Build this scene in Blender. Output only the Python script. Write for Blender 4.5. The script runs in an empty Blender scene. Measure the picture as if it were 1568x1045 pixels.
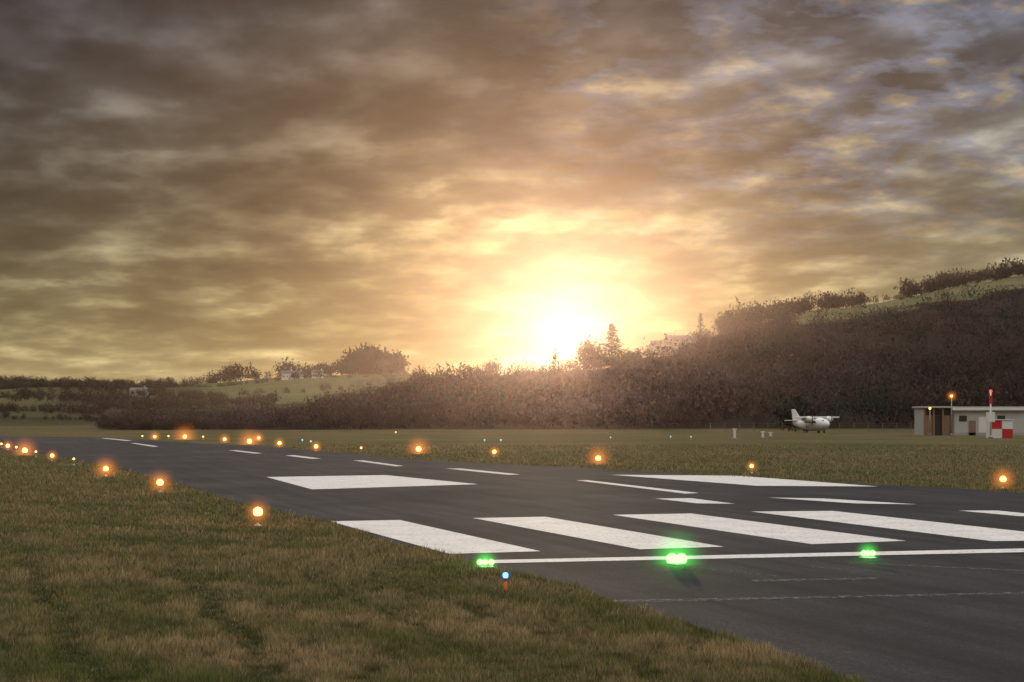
import bpy, math, random
import numpy as np
from mathutils import Vector, Matrix
random.seed(7); rng=np.random.default_rng(11)
F=2500.0; H=2.5; HZ=640.0; CX=784.0     # image projection constants in pixels: eye height 2.5 m, level view
sc=bpy.context.scene
def G(px,py,z=0.0):
    """image pixel, projected through the level camera -> point standing at height z on the airfield"""
    d=F*(H-z)/(py-HZ); return ((px-CX)/F*d, d)
# ------------------------------------------------------------ helpers
def link(o,parent=None):
    sc.collection.objects.link(o)
    if parent is not None: o.parent=parent
    return o
def empty(name,loc=(0,0,0),rot=0):
    e=bpy.data.objects.new(name,None); e.empty_display_size=.3; e.location=loc; e.rotation_euler=(0,0,rot); return link(e)
def mesh_from(name,verts,faces,mat=None,parent=None,smooth=False,loc=(0,0,0)):
    me=bpy.data.meshes.new(name); me.from_pydata([tuple(v) for v in verts],[],faces); me.update()
    if mat: me.materials.append(mat)
    if smooth:
        for p in me.polygons: p.use_smooth=True
    o=bpy.data.objects.new(name,me); o.location=loc; return link(o,parent)
def box(name,c,s,mat,parent=None,bevel=0.0):
    x,y,z=[v/2 for v in s]
    v=[(c[0]+a*x,c[1]+b*y,c[2]+e*z) for a in(-1,1) for b in(-1,1) for e in(-1,1)]
    f=[(0,1,3,2),(4,6,7,5),(0,4,5,1),(2,3,7,6),(0,2,6,4),(1,5,7,3)]
    o=mesh_from(name,v,f,mat,parent)
    if bevel:
        m=o.modifiers.new('b','BEVEL'); m.width=bevel; m.segments=2
    return o
def lathe(name,prof,mat,parent=None,n=16,axis='z',loc=(0,0,0)):
    v=[];f=[]
    for r,z in prof:
        for i in range(n):
            a=2*math.pi*i/n; p=(r*math.cos(a),r*math.sin(a),z)
            if axis=='x': p=(z,p[0],p[1])
            v.append(p)
    for k in range(len(prof)-1):
        for i in range(n):
            j=(i+1)%n; f.append((k*n+i,k*n+j,(k+1)*n+j,(k+1)*n+i))
    f.append(tuple(range(n))[::-1]); f.append(tuple(range((len(prof)-1)*n,len(prof)*n)))
    return mesh_from(name,v,f,mat,parent,True,loc)
def tri_mesh(name,V,C,mat,parent=None):
    """V: (N,3,3) triangles, C: (N,3) colours"""
    n=len(V); me=bpy.data.meshes.new(name)
    me.vertices.add(n*3); me.vertices.foreach_set('co',V.reshape(-1).astype(np.float32))
    me.loops.add(n*3); me.loops.foreach_set('vertex_index',np.arange(n*3,dtype=np.int32))
    me.polygons.add(n); me.polygons.foreach_set('loop_start',np.arange(0,n*3,3,dtype=np.int32))
    try: me.polygons.foreach_set('loop_total',np.full(n,3,dtype=np.int32))
    except Exception: pass
    me.update(calc_edges=True)
    a=me.color_attributes.new('tint','FLOAT_COLOR','POINT')
    c=np.ones((n*3,4),dtype=np.float32)
    c[:,:3]=C.reshape(-1,3) if C.ndim==3 else np.repeat(C,3,axis=0)
    a.data.foreach_set('color',c.reshape(-1))
    me.materials.append(mat); o=bpy.data.objects.new(name,me); return link(o,parent)
def snoise(x,y,seed,scale,oct=4):
    r=np.random.default_rng(seed); out=0; amp=1; tot=0
    for o in range(oct):
        for k in range(4):
            a=r.uniform(0,2*np.pi); ph=r.uniform(0,2*np.pi); fr=r.uniform(.7,1.4)/scale
            out=out+amp*np.sin((x*np.cos(a)+y*np.sin(a))*fr*2*np.pi+ph+1.3*np.sin((x*np.sin(a*1.7)-y*np.cos(a*1.7))*fr*3+ph*2))
        tot+=amp*2.0; amp*=.55; scale*=.48
    return out/tot     # about -1..1
def smooth(a,b,x):
    t=np.clip((x-a)/(b-a),0,1); return t*t*(3-2*t)
# ------------------------------------------------------------ materials
def newmat(name):
    m=bpy.data.materials.new(name); m.use_nodes=True; nt=m.node_tree; nt.nodes.clear()
    out=nt.nodes.new('ShaderNodeOutputMaterial'); return m,nt,out
def N(nt,t,**k):
    n=nt.nodes.new(t)
    for a,b in k.items(): setattr(n,a,b)
    return n
def ramp(nt,inp,stops,interp='LINEAR'):
    r=nt.nodes.new('ShaderNodeValToRGB'); r.color_ramp.interpolation=interp
    el=r.color_ramp.elements
    while len(el)<len(stops): el.new(.5)
    for e,(p,c) in zip(el,stops): e.position=p; e.color=(c[0],c[1],c[2],1) if hasattr(c,'__len__') else (c,c,c,1)
    nt.links.new(inp,r.inputs[0]); return r.outputs[0]
def noise(nt,vec,scale,detail=4,rough=.5,dist=0,out=0):
    n=nt.nodes.new('ShaderNodeTexNoise'); n.inputs['Scale'].default_value=scale; n.inputs['Detail'].default_value=detail
    n.inputs['Roughness'].default_value=rough; n.inputs['Distortion'].default_value=dist
    if vec is not None: nt.links.new(vec,n.inputs['Vector'])
    return n.outputs[out]
def mixc(nt,fac,a,b,mode='MIX'):
    m=nt.nodes.new('ShaderNodeMix'); m.data_type='RGBA'; m.blend_type=mode
    for sock,v in ((m.inputs[0],fac),(m.inputs[6],a),(m.inputs[7],b)):
        if isinstance(v,(int,float)): sock.default_value=v
        elif isinstance(v,tuple): sock.default_value=(v[0],v[1],v[2],1)
        else: nt.links.new(v,sock)
    return m.outputs[2]
def M(nt,op,a,b=0.0,c=0.0,clamp=False):
    m=nt.nodes.new('ShaderNodeMath'); m.operation=op; m.use_clamp=clamp
    for i,v in enumerate((a,b,c)):
        if isinstance(v,(int,float)): m.inputs[i].default_value=v
        else: nt.links.new(v,m.inputs[i])
    return m.outputs[0]
def simple(name,col,rough=.6,metal=0,var=.15,scale=6,spec=.4):
    m,nt,out=newmat(name); b=N(nt,'ShaderNodeBsdfPrincipled'); tc=N(nt,'ShaderNodeTexCoord')
    n=noise(nt,tc.outputs['Object'],scale,5,.6)
    lo=tuple(c*(1-var) for c in col); hi=tuple(min(1,c*(1+var)) for c in col)
    nt.links.new(ramp(nt,n,[(.3,lo),(.7,hi)]),b.inputs['Base Color'])
    b.inputs['Roughness'].default_value=rough; b.inputs['Metallic'].default_value=metal
    b.inputs['Specular IOR Level'].default_value=spec
    nt.links.new(b.outputs[0],out.inputs[0]); return m
def emis(name,col,s):
    m,nt,out=newmat(name); e=N(nt,'ShaderNodeEmission'); e.inputs[0].default_value=(*col,1); e.inputs[1].default_value=s
    nt.links.new(e.outputs[0],out.inputs[0]); return m
def tintmat(name,transl=.25,rough=.8):
    m,nt,out=newmat(name); at=N(nt,'ShaderNodeAttribute'); at.attribute_name='tint'
    d=N(nt,'ShaderNodeBsdfDiffuse'); nt.links.new(at.outputs['Color'],d.inputs[0])
    if transl<=0: nt.links.new(d.outputs[0],out.inputs[0]); return m
    t=N(nt,'ShaderNodeBsdfTranslucent'); mx=N(nt,'ShaderNodeMixShader'); mx.inputs[0].default_value=transl
    nt.links.new(at.outputs['Color'],t.inputs[0])
    nt.links.new(d.outputs[0],mx.inputs[1]); nt.links.new(t.outputs[0],mx.inputs[2]); nt.links.new(mx.outputs[0],out.inputs[0]); return m
MAT_GRASS=tintmat('grass_blades',.3); MAT_FOL=tintmat('tree_foliage',0)
MAT_BARK=simple('bark',(.05,.035,.028),.9)
# ------------------------------------------------------------ sun + world
SUN=Vector(((868-CX)/F,1.0,(HZ-515)/F)).normalized()
elev=math.asin(SUN.z); az=math.atan2(SUN.x,SUN.y)
sl=bpy.data.lights.new('sun','SUN'); sl.energy=0.8; sl.angle=math.radians(1.2); sl.color=(1.0,.72,.42)
so=bpy.data.objects.new('sun',sl); so.rotation_euler=(-SUN).to_track_quat('-Z','Y').to_euler(); link(so)
w=bpy.data.worlds.new('World'); sc.world=w; w.use_nodes=True; nt=w.node_tree; nt.nodes.clear()
wo=N(nt,'ShaderNodeOutputWorld'); bg=N(nt,'ShaderNodeBackground')
tc=N(nt,'ShaderNodeTexCoord'); sep=N(nt,'ShaderNodeSeparateXYZ'); nt.links.new(tc.outputs['Generated'],sep.inputs[0])
X,Y,Z=sep.outputs
zc=M(nt,'MAXIMUM',Z,0.0); den=M(nt,'ADD',zc,.14)
ux=M(nt,'DIVIDE',X,den); uy=M(nt,'DIVIDE',Y,den)
def plane(sy,off,sk=0.0):
    cb=N(nt,'ShaderNodeCombineXYZ'); nt.links.new(M(nt,'MULTIPLY_ADD',uy,sk,ux),cb.inputs[0]); nt.links.new(M(nt,'MULTIPLY',uy,sy),cb.inputs[1]); cb.inputs[2].default_value=off
    return cb.outputs[0]
n1=noise(nt,plane(.80,2.2,.10),6.0,7,.52); n2=noise(nt,plane(.75,6.4),2.6,4,.5); n3=noise(nt,plane(.90,12.7,-.1),7.5,6,.54)
dot=N(nt,'ShaderNodeVectorMath',operation='DOT_PRODUCT'); nt.links.new(tc.outputs['Generated'],dot.inputs[0]); dot.inputs[1].default_value=tuple(SUN)
ang=M(nt,'ARCCOSINE',M(nt,'MINIMUM',dot.outputs['Value'],.999999))
def expf(k,p=1.0):
    q=M(nt,'DIVIDE',ang,k)
    if p!=1: q=M(nt,'POWER',q,p)
    return M(nt,'EXPONENT',M(nt,'MULTIPLY',q,-1.0))
def bump2(x0,z0,sx,sz):   # soft region of the sky around a direction
    a=M(nt,'POWER',M(nt,'ABSOLUTE',M(nt,'DIVIDE',M(nt,'SUBTRACT',X,x0),sx)),2.0); b_=M(nt,'POWER',M(nt,'ABSOLUTE',M(nt,'DIVIDE',M(nt,'SUBTRACT',Z,z0),sz)),2.0)
    g=M(nt,'EXPONENT',M(nt,'MULTIPLY',M(nt,'ADD',a,b_),-1.0)); return M(nt,'MULTIPLY',g,M(nt,'GREATER_THAN',Y,0.0))
base=ramp(nt,Z,[(0,(.40,.34,.18)),(.025,(.36,.295,.15)),(.05,(.235,.195,.095)),(.09,(.130,.108,.058)),(.14,(.066,.059,.043)),(.20,(.037,.036,.036)),(.26,(.031,.033,.039)),(.33,(.10,.10,.105)),(.60,(1.28,1.22,1.16)),(1,(1.4,1.34,1.28))])
low=M(nt,'LESS_THAN',Z,.33)
rt=M(nt,'MULTIPLY',M(nt,'MULTIPLY_ADD',X,3.6,.05,clamp=True),M(nt,'MULTIPLY',zc,6.0,clamp=True))
base=mixc(nt,M(nt,'MULTIPLY',rt,low),base,mixc(nt,1.0,base,(2.2,2.4,2.75),'MULTIPLY'))
lf=M(nt,'MULTIPLY',M(nt,'MULTIPLY_ADD',X,-3.5,.05,clamp=True),M(nt,'MULTIPLY_ADD',Z,20.0,-.6,clamp=True))
base=mixc(nt,M(nt,'MULTIPLY',lf,low),base,mixc(nt,1.0,base,(.74,.78,.86),'MULTIPLY'))
mod=ramp(nt,n1,[(.32,.42),(.43,.66),(.50,.95),(.56,1.40),(.63,1.95),(.72,2.6)])
mod2=ramp(nt,n2,[(.34,.42),(.46,.75),(.54,1.2),(.66,1.9)])
amt=M(nt,'MULTIPLY_ADD',zc,5.5,.20,clamp=True)
mm=mixc(nt,1.0,mod,mod2,'MULTIPLY')
c=mixc(nt,amt,base,mixc(nt,1.0,base,mm,'MULTIPLY'))
gm_=mixc(nt,M(nt,'MULTIPLY_ADD',zc,6.0,.10,clamp=True),(1,1,1),mm)
c=mixc(nt,1.0,c,mixc(nt,1.0,mixc(nt,1.0,(.52,.315,.10),expf(.075),'MULTIPLY'),gm_,'MULTIPLY'),'ADD')
c=mixc(nt,M(nt,'MULTIPLY',bump2(.035,.172,.095,.022),.70),c,mixc(nt,1.0,(.080,.050,.038),mod,'MULTIPLY'))
c=mixc(nt,1.0,c,mixc(nt,1.0,(1.0,.92,.68),expf(.024,1.1),'MULTIPLY'),'ADD')
# silver/gold lit edges and blue gaps
gate=M(nt,'MULTIPLY',M(nt,'MULTIPLY_ADD',X,4.0,.20,clamp=True),M(nt,'MULTIPLY_ADD',Z,11.0,-.85,clamp=True))
gate=M(nt,'MULTIPLY',gate,low); gate=M(nt,'MAXIMUM',gate,bump2(.065,.203,.055,.015))
hl=M(nt,'MULTIPLY',ramp(nt,n3,[(.55,0.0),(.62,.45),(.72,1.0)]),gate)
gap=M(nt,'MULTIPLY',ramp(nt,n3,[(.46,0.0),(.53,.7),(.59,.5),(.64,0.0)]),gate)
shade=ramp(nt,n1,[(.35,.55),(.5,.9),(.65,1.35)])
c=mixc(nt,gap,c,mixc(nt,1.0,(.17,.19,.26),shade,'MULTIPLY')); c=mixc(nt,M(nt,'MULTIPLY',hl,.9),c,mixc(nt,1.0,(.56,.43,.27),shade,'MULTIPLY'))
sky=N(nt,'ShaderNodeTexSky'); sky.sky_type='NISHITA'; sky.sun_disc=False; sky.sun_elevation=elev; sky.sun_rotation=az
bgs=N(nt,'ShaderNodeBackground'); nt.links.new(sky.outputs[0],bgs.inputs[0]); bgs.inputs[1].default_value=.004
nt.links.new(c,bg.inputs[0]); bg.inputs[1].default_value=1.0
ad=N(nt,'ShaderNodeAddShader'); nt.links.new(bg.outputs[0],ad.inputs[0]); nt.links.new(bgs.outputs[0],ad.inputs[1]); nt.links.new(ad.outputs[0],wo.inputs[0])
# ------------------------------------------------------------ terrain
def prof(pts): a=np.array(pts,float); return a[:,0],a[:,1]
Y1=prof([(-3000,636),(0,637),(130,640),(160,642),(250,643),(340,640),(430,637),(520,630),(600,610),(650,594),(740,585),(830,575),(880,568),(950,556),(1000,541),(1080,520),(1120,506),(1160,495),(1230,481),(1320,465),(1400,449),(1470,437),(1530,428),(1568,422),(1900,380),(2600,360),(4000,400)])
D1P=prof([(-3000,420),(0,420),(600,450),(868,600),(1100,700),(1568,950),(3000,1000)])
Y2=prof([(-3000,560),(-400,580),(0,588),(100,591),(200,592),(320,590),(400,582),(500,577),(560,574),(620,574),(700,587),(800,600),(1100,610),(4000,610)])
def hgt(x,y):
    x=np.asarray(x,float); y=np.asarray(y,float)
    px=CX+F*x/np.maximum(y,50)
    D1=np.interp(px,*D1P); h1=np.maximum(H+(HZ-np.interp(px,*Y1))*D1/F,0.0); D2=1500.
    h2=H+(HZ-np.interp(px,*Y2))*D2/F
    s=np.clip((y-325)/(D1-325),0,1)
    z=h1*s**1.12
    s2=np.clip((y-D1)/(D2-D1),0,1); z=np.where(y>D1,h1+(h2-h1)*s2**1.05,z)
    z=np.where(y>D2,h2*(1-smooth(D2,4200,y)*.9),z)
    n=snoise(x,y,5,160,3)*smooth(340,520,y)*np.minimum(z,12)*.13
    n=n+snoise(x,y,6,300,3)*3.2*smooth(500,800,y)*(px<720)*smooth(1500,1300,y)
    n=n+snoise(x,y,7,110,2)*2.2*smooth(380,520,y)*smooth(1.0,.7,s)*(px>900)
    return z+n, px, s, s2
xs=np.unique(np.concatenate([np.arange(-3000,-520,40),np.arange(-520,420,5.),np.arange(420,3001,40)]))
ys=np.unique(np.concatenate([np.arange(-300,300,12.),np.arange(300,1000,4.5),np.arange(1000,1600,9),np.arange(1600,4300,60)]))
XX,YY=np.meshgrid(xs,ys); ZZ,PX,S,S2=hgt(XX,YY)
nx,ny=len(xs),len(ys)
co=np.stack([XX,YY,ZZ],-1).reshape(-1,3)
i=np.arange(ny-1)[:,None]*nx+np.arange(nx-1)[None]; q=np.stack([i,i+1,i+nx+1,i+nx],-1).reshape(-1,4)
me=bpy.data.meshes.new('ground'); me.vertices.add(len(co)); me.vertices.foreach_set('co',co.reshape(-1).astype(np.float32))
me.loops.add(q.size); me.loops.foreach_set('vertex_index',q.reshape(-1).astype(np.int32))
me.polygons.add(len(q)); me.polygons.foreach_set('loop_start',np.arange(0,q.size,4,dtype=np.int32)); me.update(calc_edges=True)
for p in me.polygons: p.use_smooth=True
def lerp(a,b,t): return a*(1-t[...,None])+np.array(b)*t[...,None]
nz=snoise(XX,YY,21,90,4); nzf=snoise(XX,YY,22,420,3)
col=np.zeros(XX.shape+(3,)); col[:]=(.100,.087,.045)
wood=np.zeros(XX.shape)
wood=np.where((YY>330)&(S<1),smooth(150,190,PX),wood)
past=((PX>1215)&(S>.80+.05*nz))|((S>=1)&(PX<700))
wood=np.where(past,0,wood)
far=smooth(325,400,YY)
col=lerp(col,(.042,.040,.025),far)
# left-hand patchwork of fields, scrub and hedges
fx=np.floor((PX+YY*.10+25*nzf)/155); fy=np.floor((YY+60*nzf+PX*.1)/210)
hsh=np.mod(np.sin(fx*12.99+fy*78.2)*43758.5,1)
pal=np.array([(.050,.044,.031),(.085,.085,.040),(.066,.062,.034),(.043,.037,.028),(.10,.10,.046)])
fcol=pal[(hsh*4.999).astype(int)]
col=np.where(((S>=1)&(PX<700))[...,None],fcol,col)
fieldA=(S2>.10+.05*nz)&(S2<.97)&(PX>300+30*nz)&(PX<680)
col=np.where(fieldA[...,None],np.array((.088,.096,.046))*(1+.12*nzf[...,None]),col)
col=np.where(((PX>1215)&(S>.80+.05*nz))[...,None],np.array((.12,.12,.062)),col)
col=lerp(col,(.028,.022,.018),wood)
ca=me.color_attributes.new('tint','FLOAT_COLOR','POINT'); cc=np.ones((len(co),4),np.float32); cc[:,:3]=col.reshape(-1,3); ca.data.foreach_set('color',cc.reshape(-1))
gm,nt,out=newmat('ground_grass'); b=N(nt,'ShaderNodeBsdfDiffuse'); at=N(nt,'ShaderNodeAttribute'); at.attribute_name='tint'; tc=N(nt,'ShaderNodeTexCoord')
gA=noise(nt,tc.outputs['Object'],.05,6,.6); gB=noise(nt,tc.outputs['Object'],1.3,6,.65); gC=noise(nt,tc.outputs['Object'],14,4,.7)
cA=ramp(nt,gA,[(.35,(.72,.85,.7)),(.5,(1,1,1)),(.66,(1.35,1.1,1.1))]); cB=ramp(nt,gB,[(.3,.6),(.7,1.4)]); cC=ramp(nt,gC,[(.3,.7),(.7,1.3)])
k=mixc(nt,1,at.outputs['Color'],cA,'MULTIPLY'); k=mixc(nt,1,k,cB,'MULTIPLY'); k=mixc(nt,1,k,cC,'MULTIPLY'); nt.links.new(k,b.inputs[0])
bp=N(nt,'ShaderNodeBump'); bp.inputs['Strength'].default_value=.6; bp.inputs['Distance'].default_value=.05; nt.links.new(gC,bp.inputs['Height']); nt.links.new(bp.outputs[0],b.inputs['Normal'])
nt.links.new(b.outputs[0],out.inputs[0]); me.materials.append(gm); link(bpy.data.objects.new('ground',me))
# ------------------------------------------------------------ runway
am,nt,out=newmat('asphalt'); b=N(nt,'ShaderNodeBsdfPrincipled'); tc=N(nt,'ShaderNodeTexCoord'); ob=tc.outputs['Object']
rot=N(nt,'ShaderNodeMapping'); rot.inputs['Rotation'].default_value=(0,0,math.radians(-18.76)); nt.links.new(ob,rot.inputs[0])
st=N(nt,'ShaderNodeMapping'); st.inputs['Scale'].default_value=(1.0,.06,1); nt.links.new(rot.outputs[0],st.inputs[0])
a1=noise(nt,ob,.16,5,.6); a2=noise(nt,st.outputs[0],1.6,5,.6); a3=noise(nt,ob,28,3,.8); a4=noise(nt,ob,9,4,.7)
c1=ramp(nt,a1,[(.35,(.0140,.0135,.0165)),(.65,(.033,.030,.034))]); c1=mixc(nt,1,c1,ramp(nt,a2,[(.3,.55),(.7,1.45)]),'MULTIPLY')
c1=mixc(nt,1,c1,ramp(nt,a3,[(.3,.45),(.6,1.15),(.70,3.4)]),'MULTIPLY'); c1=mixc(nt,1,c1,ramp(nt,a4,[(.3,.7),(.7,1.3)]),'MULTIPLY')
nt.links.new(c1,b.inputs['Base Color']); b.inputs['Roughness'].default_value=.86; b.inputs['Specular IOR Level'].default_value=.14
bp=N(nt,'ShaderNodeBump'); bp.inputs['Strength'].default_value=.5; bp.inputs['Distance'].default_value=.01; nt.links.new(a3,bp.inputs['Height']); nt.links.new(bp.outputs[0],b.inputs['Normal'])
nt.links.new(b.outputs[0],out.inputs[0])
near=[(-60,679),(0,690),(60,697),(160,712),(250,735),(340,763),(440,787),(510,801),(600,834),(690,850),(735,866),(790,878),(880,899),(940,922),(1040,955),(1150,990),(1230,1015),(1310,1045)]
P=[G(*p) for p in near]
def dens(P,step=.6,amp=.10,seed=3):
    r=np.random.default_rng(seed); o=[]
    for a,c in zip(P[:-1],P[1:]):
        L=math.dist(a,c); n=max(1,int(L/max(step,L/14)))
        for k in range(n):
            t=k/n; o.append((a[0]+(c[0]-a[0])*t+r.uniform(-amp,amp),a[1]+(c[1]-a[1])*t+r.uniform(-amp,amp)))
    o.append(P[-1]); return o
poly=dens(P)+[(3.5,12.2),(4.6,8),(9,1.5),(40,1.5),(36,14),(27,33)]+dens([G(*p) for p in [(1568,756),(1450,747),(1300,740),(1100,729),(900,717),(760,711),(640,704),(500,692),(400,684),(300,679),(200,673),(130,669),(-60,668)]],1.5,.25,8)
import bmesh
def ngon(name,pts,z,mat,parent=None):
    bm=bmesh.new(); vs=[bm.verts.new((p[0],p[1],z)) for p in pts]; f=bm.faces.new(vs); f.normal_update()
    if f.normal.z<0: f.normal_flip()
    bmesh.ops.triangulate(bm,faces=bm.faces[:]); m=bpy.data.meshes.new(name); bm.to_mesh(m); m.materials.append(mat)
    return link(bpy.data.objects.new(name,m),parent)
ngon('runway',poly,.004,am)
PA=np.array(poly)
def inpoly(x,y):
    c=np.zeros(x.shape,bool); j=len(PA)-1
    for i in range(len(PA)):
        xi,yi=PA[i];xj,yj=PA[j]
        c^=((yi>y)!=(yj>y))&(x<(xj-xi)*(y-yi)/(yj-yi+1e-12)+xi); j=i
    return c
def paint(name,base,wear_lo,wear_hi):
    m,nt,out=newmat(name); b=N(nt,'ShaderNodeBsdfPrincipled'); tr=N(nt,'ShaderNodeBsdfTransparent'); mx=N(nt,'ShaderNodeMixShader'); tc=N(nt,'ShaderNodeTexCoord')
    n=noise(nt,tc.outputs['Object'],9,7,.75); n2=noise(nt,tc.outputs['Object'],1.1,5,.6)
    nt.links.new(ramp(nt,n2,[(.3,tuple(v*.80 for v in base)),(.7,base)]),b.inputs['Base Color']); b.inputs['Roughness'].default_value=.75
    b.inputs['Specular IOR Level'].default_value=.2
    nt.links.new(ramp(nt,n,[(wear_lo,0.0),(wear_hi,1.0)]),mx.inputs[0]); nt.links.new(tr.outputs[0],mx.inputs[1]); nt.links.new(b.outputs[0],mx.inputs[2]); nt.links.new(mx.outputs[0],out.inputs[0]); return m
WP=paint('white_runway_paint',(.64,.615,.60),.33,.44); WF=paint('faded_paint',(.12,.115,.11),.44,.60)
mk=empty('runway_markings')
quads=[[(505,799),(612,797),(828,845),(688,849)],[(724,794),(835,792),(1108,838),(980,842)],[(938,789),(1058,787),(1387,829),(1243,834)],[(1150,784),(1275,783),(1680,827),(1520,829.5)],
[(408,731),(590,728),(732,742),(478,750)],[(935,727.5),(1130,729),(1345,745.5),(1160,744.5)],
[(540,705.5),(556,705.5),(618,714),(606,714.5)],[(683,718),(706,718),(797,727),(778,727.5)],[(882,736),(900,736),(1070,755.5),(1050,756.5)],[(437,698),(450,697.5),(492,702.5),(478,703)],[(350,690),(362,690),(402,694.5),(390,695)],[(200,679),(208,679),(243,684),(235,684.5)],[(155,671.5),(163,671.5),(202,675),(194,675.5)],
[(1003,764),(1058,763.5),(1125,772),(1068,771.5)],[(1176,762.5),(1262,764),(1405,773),(1310,771.5)],[(1468,782.5),(1528,782.5),(1625,792.5),(1560,791)],[(750,858.5),(1800,835.6),(1800,841.5),(750,863.5)]]
for k,qd in enumerate(quads): ngon('stripe_%d'%k,[G(*p) for p in qd],.008,WP,mk)
for k,qd in enumerate([[(938,920),(1700,905),(1700,908),(938,924)],[(1150,889),(1345,885),(1348,888),(1155,892)],[(1060,870),(1200,884),(1206,884),(1068,870)],[(1300,862),(1700,880),(1700,882),(1300,863)],[(1230,868),(1420,884),(1425,884),(1236,868)]]): ngon('worn_line_%d'%k,[G(*p) for p in qd],.008,WF,mk)
# ------------------------------------------------------------ grass
def grass(name,n,d0,d1,tmin,tmax,pw,hs,ws,seed):
    r=np.random.default_rng(seed); u=r.random(n); a=1-pw
    d=(d0**a+(d1**a-d0**a)*u)**(1/a); t=r.uniform(tmin,tmax,n); x=t*d; y=d
    k=~inpoly(x,y); x,y,d=x[k],y[k],d[k]; n=len(x)
    tuft=snoise(x,y,31,.9,3); big=snoise(x,y,33,7,3); dirn=snoise(x*.45+y*.9,y*.25,35,1.6,3); fine=snoise(x,y,37,.38,2)
    # wheel tracks and mower lines running away from the viewer
    w1=x+4.65-(24-y)*.283+.10*np.sin(y*1.3); w2=x+5.8-(20.8-y)*.35+.10*np.sin(y*1.1+1); w3=x-.05-(19.5-y)*.4+.08*np.sin(y*1.7); w4=x+2.0-(22-y)*.33
    nr=smooth(30,24,y)
    rut=(np.exp(-(w1/.20)**2)+.8*np.exp(-(w2/.20)**2)+.6*np.exp(-(w3/.18)**2)+.5*np.exp(-(w4/.16)**2))*nr*(.72+.22*fine+.15*tuft)
    rut=np.clip(rut,0,1)
    mow=.5+.5*np.sin((x*.93+y*.36)*2.1+.8*snoise(x,y,36,6,2)*3)
    h=(.042+.045*r.random(n)+.07*np.clip(tuft,0,1)+.035*np.clip(fine,0,1)+.02*big)*hs*(1-.7*rut)
    h=np.clip(h,.022,.24)
    wd=ws*(.6+.8*r.random(n))*d/18; th=r.uniform(0,2*np.pi,n); lean=r.uniform(0,.8,n)*h; la=r.uniform(0,2*np.pi,n)
    V=np.zeros((n,3,3)); V[:,0,0]=x-np.cos(th)*wd; V[:,0,1]=y-np.sin(th)*wd; V[:,1,0]=x+np.cos(th)*wd; V[:,1,1]=y+np.sin(th)*wd
    V[:,2,0]=x+np.cos(la)*lean; V[:,2,1]=y+np.sin(la)*lean; V[:,2,2]=h
    V[:,:2,2]=-.002
    g=np.array((.138,.145,.050)); s=np.array((.42,.30,.17)); dk=np.array((.055,.065,.025))
    f=np.clip(.38+.28*big+.40*dirn+.36*(mow-.5)+r.normal(0,.26,n),0,1)
    C=g*(1-f[:,None])+s*f[:,None]; f2=np.clip(.08-tuft*.6-fine*.4+rut*.95,0,.9)[:,None]; C=C*(1-f2)+dk*f2; C=C*r.uniform(.55,1.45,n)[:,None]
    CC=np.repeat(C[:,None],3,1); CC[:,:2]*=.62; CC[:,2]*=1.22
    return V,CC
A=grass('a',560000,13,48,-.45,.42,2.0,1.0,.0048,1); B=grass('b',130000,48,150,-.45,.45,2.0,1.3,.0045,2)
tri_mesh('grass',np.concatenate([A[0],B[0]]),np.concatenate([A[1],B[1]]),MAT_GRASS)
# ------------------------------------------------------------ woods
def crowns(x,y,z,hh,rr,col,kind,K,seed,size=1.0):
    r=np.random.default_rng(seed); n=len(x)
    u=r.random((n,K)); a=r.uniform(0,2*np.pi,(n,K))
    if kind=='round':
        ct=r.uniform(-.9,1,(n,K)); rad=(.35+.75*r.random((n,K))**.6); lob=1+.28*np.sin(a*3+r.uniform(0,6,(n,1)))+.18*np.sin(a*5+ct*4+r.uniform(0,6,(n,1)))
        rxy=np.sqrt(1-ct**2)*rad*lob*rr[:,None]; cz=z[:,None]+hh[:,None]*(.56+.46*ct*rad*lob)
    else:
        cz=z[:,None]+hh[:,None]*(.08+.92*u**1.3); lay=.7+.5*np.abs(np.sin(u**1.3*22)); rxy=rr[:,None]*(1-u**1.3)*lay*np.sqrt(r.random((n,K)))+.05
    cx=x[:,None]+rxy*np.cos(a); cy=y[:,None]+rxy*np.sin(a); c=np.stack([cx,cy,cz],-1).reshape(-1,1,3)
    s=(rr[:,None]*np.ones((n,K))).reshape(-1,1,1)*.30*size
    V=c+r.normal(0,1,(n*K,3,3))*s*np.array([.7,.7,1.1])
    if kind!='round': V=c+r.normal(0,1,(n*K,3,3))*s*np.array([1.0,1.0,.35])
    V[...,2]=np.maximum(V[...,2],np.repeat(z,K)[:,None]-.3)
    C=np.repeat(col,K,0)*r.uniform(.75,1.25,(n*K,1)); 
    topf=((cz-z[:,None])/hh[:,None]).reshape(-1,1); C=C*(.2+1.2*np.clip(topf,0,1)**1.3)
    return V,C
VV=[];CCs=[]
def add(x,y,hh,rr,col,kind,K,seed,size=1.0):
    z=hgt(x,y)[0]; v,c=crowns(x,y,z,hh,rr,col,kind,K,seed,size); VV.append(v); CCs.append(c)
r=np.random.default_rng(77); n=12500
px=r.uniform(150,1950,n); s=r.random(n)**1.2; D1=np.interp(px,*D1P); y=328+s*(D1-328); x=(px-CX)/F*y
k=(smooth(150,330,px)>s-.25)&~((px>1215)&(s>.77+.05*snoise(x,y,21,90,4)))&(snoise(x,y,49,38,3)<.50)
px,s,x,y=px[k],s[k],x[k],y[k]; n=len(x)
nn=snoise(x,y,41,70,3); band=np.clip((s-.30)*3,0,1)*smooth(1050,1250,px)
ever=(nn+.95*band+r.normal(0,.15,n))>.50
brown=np.array((.046,.031,.031)); tan=np.array((.088,.057,.045)); green=np.array((.014,.025,.021)); mauve=np.array((.074,.056,.060))
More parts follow.
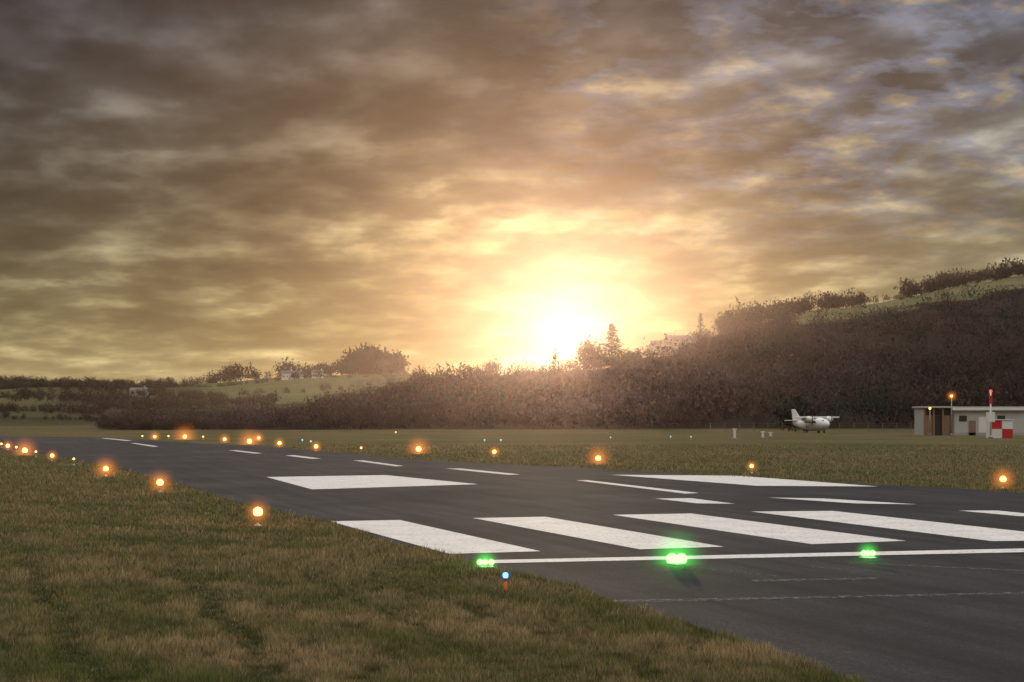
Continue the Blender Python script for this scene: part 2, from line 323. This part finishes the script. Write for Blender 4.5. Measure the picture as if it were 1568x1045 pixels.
mixf=np.clip(.45+.9*snoise(x,y,43,55,3)+r.normal(0,.3,n),0,1)[:,None]; colr=brown*(1-mixf)+tan*mixf
mf=np.clip(snoise(x,y,44,90,2)*1.6,0,1)[:,None]; colr=colr*(1-mf)+mauve*mf
colr=colr*r.uniform(.6,1.4,(n,1))
colr=np.where(ever[:,None],green*r.uniform(.6,2.0,(n,1)),colr)*(1-.2*smooth(1150,1500,px))[:,None]
hh=(2.4+5.6*r.random(n)**2.2)*np.where(px<480,.5,np.where(px<700,.75,1)); hh*=np.where((px>640)&(px<1000)&(s>.8),.6,1); rr=hh*r.uniform(.38,.60,n)
con=ever&(r.random(n)<.45)
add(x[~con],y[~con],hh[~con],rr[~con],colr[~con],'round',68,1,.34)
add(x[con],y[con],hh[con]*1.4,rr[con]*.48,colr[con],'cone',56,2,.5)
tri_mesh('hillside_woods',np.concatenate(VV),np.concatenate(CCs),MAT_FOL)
# skyline / hedgerow trees
VV=[];CCs=[]
def row(pts,d,dj,num,h0,h1,col,seed,kind='round',K=190,size=.46):
    r=np.random.default_rng(seed); a=np.array(pts,float); u=r.uniform(0,1,num)
    px=np.interp(u,np.linspace(0,1,len(a)),a); dd=(np.interp(px,*D1P) if d is None else np.full(num,float(d)))+r.uniform(-dj,dj,num)
    x=(px-CX)/F*dd; hh=h0+(h1-h0)*r.random(num)**1.5; c=np.array(col)*r.uniform(.7,1.4,(num,1)); add(x,dd,hh,hh*r.uniform(.40,.58,num),c,kind,K,seed,size)
DK=(.020,.026,.018); BR=(.05,.038,.03); SC=(.04,.033,.024)
row([1105,1320],None,12,100,3.5,9,DK,51); row([1105,1160],None,10,18,6,11,DK,52)
row([1385,1440],None,12,30,4,10,DK,53); row([1440,1568],None,14,65,4,10,DK,54); row([1568,1900],None,14,70,6,11,DK,55)
row([1180,1400],820,10,24,2,5,DK,76)
row([528,608],1480,40,70,11,22,DK,56,K=260,size=.62); row([450,530],1480,30,26,6,14,DK,57); row([325,450],1480,30,26,6,16,BR,58); row([630,760],None,12,30,3,6,BR,59)
row([0,330],1490,20,110,3,8,BR,60); row([-600,0],1490,20,120,3,9,BR,61)
row([300,620],800,8,24,2,4.5,SC,62); row([0,300],900,20,90,3,6,SC,63); row([-200,300],1200,25,120,4,8,SC,64); row([300,640],1150,6,60,2.5,6,SC,65)
row([-100,260],1000,90,120,3,6,SC,71); row([0,340],650,40,110,2,5,SC,72); row([150,420],560,50,120,2,4.5,BR,73); row([-300,200],1350,60,80,4,8,SC,74)
row([-200,170],470,30,130,1.2,3.2,SC,78); row([-200,160],400,8,60,.8,2.0,SC,79)
row([985,1090],None,12,22,2.5,4.5,(.04,.03,.024),66)
row([155,320],332,8,70,1.3,3.2,BR,67)
row([1210,1224],300,3,7,3.5,6.5,(.018,.022,.016),68)
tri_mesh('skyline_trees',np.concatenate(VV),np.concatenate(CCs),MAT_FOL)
# individual trees
def tree(name,px,d,h,rad,kind,col,seed,K):
    x=(px-CX)/F*d; z=float(hgt([x],[d])[0][0]); e=empty(name,(x,d,z)); rr=random.Random(seed)
    def limb(nm,a,b,r0,r1):
        a=Vector(a);b=Vector(b);dv=(b-a).normalized(); u=dv.orthogonal().normalized(); v=dv.cross(u); vs=[]
        for c,r_ in((a,r0),(b,r1)):
            for k in range(7): t=2*math.pi*k/7; vs.append(c+u*math.cos(t)*r_+v*math.sin(t)*r_)
        mesh_from(nm,vs,[(k,(k+1)%7,7+(k+1)%7,7+k) for k in range(7)],MAT_BARK,e,True)
    limb('trunk',(0,0,-.5),(0,0,h*(.96 if kind=='cone' else .6)),h*.028,h*.006)
    for k in range(12):
        zz=h*(.2+.6*k/12); a=rr.uniform(0,6.28); L=rad*(1-zz/h)*.9 if kind=='cone' else rad*.75
        limb('limb_%d'%k,(0,0,zz*.8),(L*math.cos(a),L*math.sin(a),zz+(0 if kind=='cone' else h*.15)),h*.010,h*.003)
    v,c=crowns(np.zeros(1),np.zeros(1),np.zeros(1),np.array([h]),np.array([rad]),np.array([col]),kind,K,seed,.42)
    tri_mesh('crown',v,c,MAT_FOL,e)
GR=(.022,.030,.018)
tree('pine_tree',937,600,16.5,5.8,'cone',GR,5,1000); tree('pine_tree',1073,690,12,3.2,'cone',GR,6,460); tree('pine_tree',850,590,8.5,2.6,'cone',GR,7,340)
tree('broadleaf_tree',903,600,10,4.4,'round',(.04,.034,.022),8,1200); tree('broadleaf_tree',919,604,7.0,3.0,'round',(.04,.032,.022),9,700); tree('broadleaf_tree',965,615,5.5,3.6,'round',(.04,.032,.022),10,600)
# ------------------------------------------------------------ houses
WALL=simple('render_wall',(.62,.60,.56),.8); ROOF=simple('slate_roof',(.10,.09,.09),.7); GLASS=simple('dark_glass',(.02,.02,.025),.15,spec=.6); CREAM=simple('cream_wall',(.60,.50,.43),.8); TILE=simple('tile_roof',(.24,.15,.12),.8)
def house(name,px,d,wd,dp,h,rh,wall,rot=0.,zoff=0,roof=None):
    x=(px-CX)/F*d; z=float(hgt([x],[d])[0][0]); e=empty(name,(x,d,z+zoff),rot)
    box('walls',(0,0,h/2-1),(wd,dp,h+2),wall,e)
    o=.3; v=[(-wd/2-o,-dp/2-o,h),(wd/2+o,-dp/2-o,h),(wd/2+o,dp/2+o,h),(-wd/2-o,dp/2+o,h),(-wd/2-o,0,h+rh),(wd/2+o,0,h+rh)]
    mesh_from('roof',v,[(0,1,5,4),(2,3,4,5),(0,4,3),(1,2,5),(3,2,1,0)],roof or ROOF,e)
    box('chimney',(wd*.35,0,h+rh+.2),(.8,.8,1.6),wall,e)
    for k in range(3): box('window_%d'%k,(-wd*.3+wd*.3*k,-dp/2-.02,h*.55),(1.2,.1,1.2),GLASS,e)
    box('door',(wd*.15,-dp/2-.02,1),(.9,.1,2),GLASS,e)
house('white_house',440,1400,10,7,5,3,WALL,.2,1); house('white_house',456,1405,8,7,4,3,WALL,-.1,1); house('white_house',486,1410,10,7,4,3,WALL,.1,1)
house('hilltop_house',1042,640,11,8,3.0,2.4,CREAM,.15,1.4,TILE); house('hilltop_house',1014,635,8,7,2.8,1.8,CREAM,.1,1.2,TILE)
house('farm_barn',213,820,8,7,2.2,1.5,simple('barn_wall',(.3,.29,.27),.8),.0,1.0)
# ------------------------------------------------------------ airfield building group
CONC=simple('painted_block',(.36,.34,.32),.8); LGT=simple('pale_panel',(.44,.43,.41),.6); DARK=simple('dark_opening',(.035,.028,.025),.9); BROWN=simple('brown_door',(.24,.14,.09),.7); WHITE=simple('white_gloss_paint',(.72,.71,.69),.35,var=.05); RED=simple('red_paint',(.50,.02,.02),.5); STEEL=simple('galvanised_steel',(.32,.31,.30),.5,.4); ORG=simple('orange_plastic',(.65,.14,.02),.5)
e=empty('airfield_building',(58.2,231,0))
box('store_walls_back',(2.0,5.0,1.95),(4.0,.3,3.9),CONC,e); box('store_wall_left',(.1,2.4,1.95),(.2,4.8,3.9),CONC,e)
for k,xx in enumerate((.15,1.45,2.75,3.95)): box('pier_%d'%k,(xx,-.05,1.95),(.22,.3,3.9),BROWN,e)
box('bay_door_0',(.8,.12,1.4),(1.05,.1,2.8),BROWN,e); box('bay_door_1',(2.1,.12,1.4),(1.05,.1,2.8),DARK,e); box('bay_door_2',(3.35,.12,1.4),(.95,.1,2.8),BROWN,e)
box('bay_top',(2.05,.15,3.35),(3.7,.1,1.05),DARK,e); box('store_roof',(2.0,2.4,4.02),(4.6,5.8,.22),LGT,e)
box('hall_walls',(9.3,3.0,1.95),(10.3,6.0,3.9),LGT,e); box('hall_roof',(9.3,2.9,4.0),(10.7,6.6,.2),CONC,e); box('fascia',(9.3,-.45,3.75),(10.6,.12,.4),WHITE,e)
for k,xx in enumerate((5.6,11.0)): box('window_%d'%k,(xx,-.02,2.4),(1.1,.08,.8),GLASS,e); 
box('door',(6.9,-.03,1.05),(1.0,.08,2.1),BROWN,e); box('downpipe',(4.3,-.1,1.9),(.1,.1,3.8),STEEL,e); box('plinth',(9.3,-.04,.2),(10.3,.06,.4),CONC,e)
box('white_shutter',(8.9,-.05,1.5),(2.2,.1,2.2),WHITE,e)
box('annex_wall',(17,3.5,1.6),(5,4,3.2),LGT,e); box('annex_roof',(17,3.5,3.28),(5.3,4.4,.15),CONC,e)
hut=empty('checkered_equipment_hut',((1534.5-CX)/F*200,200,0))
box('body',(0,1.1,1.1),(2.7,2.0,2.2),WHITE,hut); box('roof',(0,1.1,2.26),(2.9,2.3,.1),WHITE,hut)
box('red_panel_1',(-.67,.08,1.66),(1.3,.05,1.05),RED,hut); box('red_panel_2',(.68,.08,.55),(1.3,.05,1.1),RED,hut); box('white_panel_1',(.68,.08,1.66),(1.3,.05,1.05),WHITE,hut); box('white_panel_2',(-.67,.08,.55),(1.3,.05,1.1),WHITE,hut)
OE=emis('orange_lamp',(1,.36,.05),14); OED=emis('orange_lamp_small',(1,.42,.08),7); RE=emis('red_lamp',(1,.03,.02),7); GE=emis('green_lamp',(.10,1,.06),12); BE=emis('blue_lamp',(.05,.18,1),10); CE=emis('cyan_lamp',(.35,1,.95),1.2)
def halo_mat(name,col,k):  # camera bloom imitated by a radial emission volume, nothing scatters in it
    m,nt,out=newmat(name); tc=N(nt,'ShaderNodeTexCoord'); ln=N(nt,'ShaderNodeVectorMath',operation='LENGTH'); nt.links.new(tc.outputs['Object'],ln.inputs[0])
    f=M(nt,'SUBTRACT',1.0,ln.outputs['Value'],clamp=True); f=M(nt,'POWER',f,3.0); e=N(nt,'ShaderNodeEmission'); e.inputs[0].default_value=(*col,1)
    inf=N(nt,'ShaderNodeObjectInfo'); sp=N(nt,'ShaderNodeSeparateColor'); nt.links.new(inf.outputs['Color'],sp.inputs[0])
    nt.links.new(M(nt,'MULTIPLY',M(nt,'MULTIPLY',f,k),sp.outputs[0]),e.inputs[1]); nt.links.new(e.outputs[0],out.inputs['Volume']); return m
HO=halo_mat('orange_bloom',(1,.28,.04),7.0); HG=halo_mat('green_bloom',(.04,1,.08),8.5); HB=halo_mat('blue_bloom',(.05,.2,1),3)
def ball(name,r,mat,parent,loc=(0,0,0),sub=2):
    bm=bmesh.new(); bmesh.ops.create_icosphere(bm,subdivisions=sub,radius=1.0); m=bpy.data.meshes.new(name); bm.to_mesh(m); bm.free(); m.materials.append(mat)
    for p in m.polygons: p.use_smooth=True
    o=bpy.data.objects.new(name,m); o.scale=(r,r,r); o.location=loc; return link(o,parent)
def halo(mat,R,parent,loc):  # added self-glowing sphere around a lamp, stands in for bloom
    o=ball('bloom_halo',R,mat,parent,loc,3); o.color=(min(1.0,.25/R),0,0,1); return o
def edge_light(px,py,size):
    z=.34; x,d=G(px,py,z); e=empty('runway_edge_light',(x,d,0))
    r={'s':.045,'m':.075,'L':.11}[size]*max(1,min(1.9,d/70))
    lathe('base',[(.10,0),(.10,.03),(.05,.05),(.025,.08)],STEEL,e,12); lathe('stem',[(.018,.05),(.018,z-r*.8)],STEEL,e,8); lathe('collar',[(r*.5,z-r),(r*.6,z-r*.8)],STEEL,e,12)
    ball('lens',r,OE if size!='s' else OED,e,(0,0,z))
    R={'s':5,'m':14,'L':30}[size]*d/F
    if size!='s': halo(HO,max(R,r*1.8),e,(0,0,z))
    if size=='L':
        l=bpy.data.lights.new('glow','POINT'); l.energy=6 if d<60 else 16; l.color=(1,.4,.08); l.shadow_soft_size=r; lo=bpy.data.objects.new('bulb_light',l); lo.location=(0,-r*1.2,z+.12); link(lo,e)
for a in [(2,680,'s'),(12,683,'m'),(25,685,'s'),(38,690,'L'),(55,692,'s'),(80,698,'m'),(113,703,'s'),(162,718,'L'),(245,739,'L'),(395,784,'L'),
 (218,668,'s'),(237,669,'m'),(258,668,'s'),(283,669,'L'),(311,669,'s'),(344,673,'m'),(382,676,'L'),(396,671,'m'),(428,679,'m'),(484,684,'m'),(553,686,'s'),(606,662,'s'),(641,688,'L'),(757,692,'m'),(916,702,'L'),(1151,714,'m'),(1536,734,'L'),(-40,675,'m')]: edge_light(*a)
def thr_light(pxs,py,big):
    z=.08; x,d=G(sum(pxs)/len(pxs),py,z); e=empty('threshold_light',(x,d,0))
    lathe('housing',[(.16,.004),(.15,.03),(.10,.04)],STEEL,e,14)
    for k,p in enumerate(pxs): ball('lens_%d'%k,.05 if not big else .10,GE,e,((p-CX)/F*d-x,0,z+.02))
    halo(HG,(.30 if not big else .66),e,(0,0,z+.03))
    l=bpy.data.lights.new('glow','POINT'); l.energy=3 if not big else 9; l.color=(.1,1,.1); l.shadow_soft_size=.05; lo=bpy.data.objects.new('bulb_light',l); lo.location=(0,-.1,.2); link(lo,e)
thr_light((735,743,752),863,False); thr_light((1029,1043),858,True); thr_light((1323,1329,1336),849,False)
x,d=G(774,908); e=empty('taxiway_edge_light',(x,d,0))
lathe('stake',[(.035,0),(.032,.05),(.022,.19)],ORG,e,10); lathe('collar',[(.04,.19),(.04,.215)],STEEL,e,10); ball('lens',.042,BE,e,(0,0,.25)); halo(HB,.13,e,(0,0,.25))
for px,py in [(742,674),(767,674),(1027,669),(1058,669),(463,674),(476,676),(935,670)]:
    x,d=G(px,py,.3); e=empty('taxiway_light',(x,d,0)); lathe('stem',[(.05,0),(.03,.06),(.02,.25)],STEEL,e,8); ball('lens',.085,CE,e,(0,0,.3))
# posts, masts
def mast(name,px,d,h,mat,lampmat,R,rad=.07,arm=0):
    e=empty(name,((px-CX)/F*d,d,0)); lathe('base',[(rad*2.2,0),(rad*2.2,.25),(rad*1.2,.3)],STEEL,e,10); lathe('pole',[(rad,.3),(rad*.7,h)],mat,e,10)
    ball('lamp',.16,lampmat,e,(arm,0,h+.12)); lathe('lamp_hood',[(.17,h+.22),(.10,h+.32)],STEEL,e,10,loc=(arm,0,0))
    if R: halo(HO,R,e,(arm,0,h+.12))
    return e
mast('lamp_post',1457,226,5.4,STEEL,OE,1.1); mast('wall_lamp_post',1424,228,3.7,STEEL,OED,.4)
e=mast('obstruction_light_mast',1517,198,5.6,WHITE,RE,0,.13); box('red_band',(0,0,4.7),(.3,.3,1.0),RED,e); box('cabinet',(0,.1,2.6),(.9,.6,1.2),WHITE,e)
for px,py,h in [(1125,672,1.1),(1168,671,.7),(1180,669,.5)]:
    x,d=G(px,py); e=empty('marker_post',(x,d,0)); box('post',(0,0,h/2),(.28,.2,h),WHITE,e,.04); box('cap',(0,0,h+.05),(.5,.3,.1),WHITE,e,.03); box('foot',(0,0,.05),(.7,.5,.1),STEEL,e)
# fence
V=[];Fc=[]
def bx(c,s):
    k=len(V); x,y,z=[v/2 for v in s]
    V.extend([(c[0]+a*x,c[1]+b*y,c[2]+q*z) for a in(-1,1) for b in(-1,1) for q in(-1,1)]); Fc.extend([tuple(k+i for i in f) for f in [(0,1,3,2),(4,6,7,5),(0,4,5,1),(2,3,7,6),(0,2,6,4),(1,5,7,3)]])
for k in range(70): bx((36+k*2.6,296,.8),(.09,.09,1.6))
for zz in (.5,1.0,1.5): bx((126,295.9,zz),(182,.02,.02))
FEN=simple('weathered_fence',(.16,.14,.13),.8); mesh_from('perimeter_fence',V,Fc,FEN)
# ------------------------------------------------------------ aircraft
ac=empty('parked_propeller_aircraft',((1246-CX)/F*270,270,0),math.radians(-62)); ac.scale=(.84,.84,.84)
lathe('fuselage',[(.05,4.6),(.5,4.35),(.9,3.7),(1.2,2.6),(1.34,1.2),(1.34,-1.3),(1.05,-3.0),(.6,-4.8),(.25,-6.2),(.05,-6.4)],WHITE,ac,18,'x',(0,0,1.72))
def slab(name,pts,z0,z1,parent):  # planform pts (x,y)
    n=len(pts); v=[(p[0],p[1],z0) for p in pts]+[(p[0],p[1],z1) for p in pts]
    f=[tuple(range(n))[::-1],tuple(range(n,2*n))]+[(i,(i+1)%n,n+(i+1)%n,n+i) for i in range(n)]
    o=mesh_from(name,v,f,WHITE,parent); m=o.modifiers.new('b','BEVEL'); m.width=.05; m.segments=2; return o
slab('wing',[(1.5,-5.2),(1.6,0),(1.5,5.2),(-.2,5.2),(-.6,0),(-.2,-5.2)],2.95,3.22,ac); slab('tailplane',[(-5.2,-2.4),(-5.0,0),(-5.2,2.4),(-6.3,2.4),(-6.5,0),(-6.3,-2.4)],2.4,2.52,ac)
v=[(-3.6,-.09,2.3),(-6.5,-.06,1.9),(-7.0,-.05,4.7),(-6.0,-.05,4.7),(-3.6,.09,2.3),(-6.5,.06,1.9),(-7.0,.05,4.7),(-6.0,.05,4.7)]
mesh_from('fin',v,[(0,1,2,3),(7,6,5,4),(0,4,5,1),(1,5,6,2),(2,6,7,3),(3,7,4,0)],WHITE,ac)
for sgn in(-1,1):
    lathe('engine',[(.12,2.6),(.5,2.4),(.6,1.6),(.5,.2),(.15,-1.2)],WHITE,ac,12,'x',(0,sgn*2.4,2.7)); box('propeller',(2.62,sgn*2.4,2.7),(.05,.16,2.1),DARK,ac)
    box('gear_leg',(-.4,sgn*1.5,.8),(.16,.14,1.5),STEEL,ac); lathe('wheel',[(.3,-.12),(.34,-.08),(.34,.08),(.3,.12)],DARK,ac,12,'x',(-.4,sgn*1.5,.34)); 
box('nose_gear',(3.2,0,.6),(.12,.12,1.2),STEEL,ac); lathe('nose_wheel',[(.25,-.1),(.28,0),(.25,.1)],DARK,ac,12,'x',(3.2,0,.28))
box('windscreen',(3.3,0,2.3),(.9,1.3,.5),GLASS,ac,.1); box('side_windows',(.4,0,2.1),(3.4,2.64,.42),GLASS,ac,.08)
# ------------------------------------------------------------ haze in the valley
hm,nt,out=newmat('haze'); vs=N(nt,'ShaderNodeVolumeScatter'); vs.inputs['Density'].default_value=.00014; vs.inputs['Anisotropy'].default_value=.915; vs.inputs['Color'].default_value=(1,.76,.74,1); nt.links.new(vs.outputs[0],out.inputs['Volume'])
box('valley_haze',(0,375,60),(1800,660,180),hm)
# ------------------------------------------------------------ camera
cd=bpy.data.cameras.new('camera'); cd.sensor_width=36; cd.lens=F/1568*36; cd.shift_y=(HZ-522.5)/1568; cd.clip_end=9000; cd.clip_start=.1
co_=bpy.data.objects.new('camera',cd); co_.location=(0,0,H); co_.rotation_euler=(math.radians(90),0,0); link(co_); sc.camera=co_
sc.view_settings.view_transform='Standard'; sc.view_settings.look='None'; sc.view_settings.exposure=0
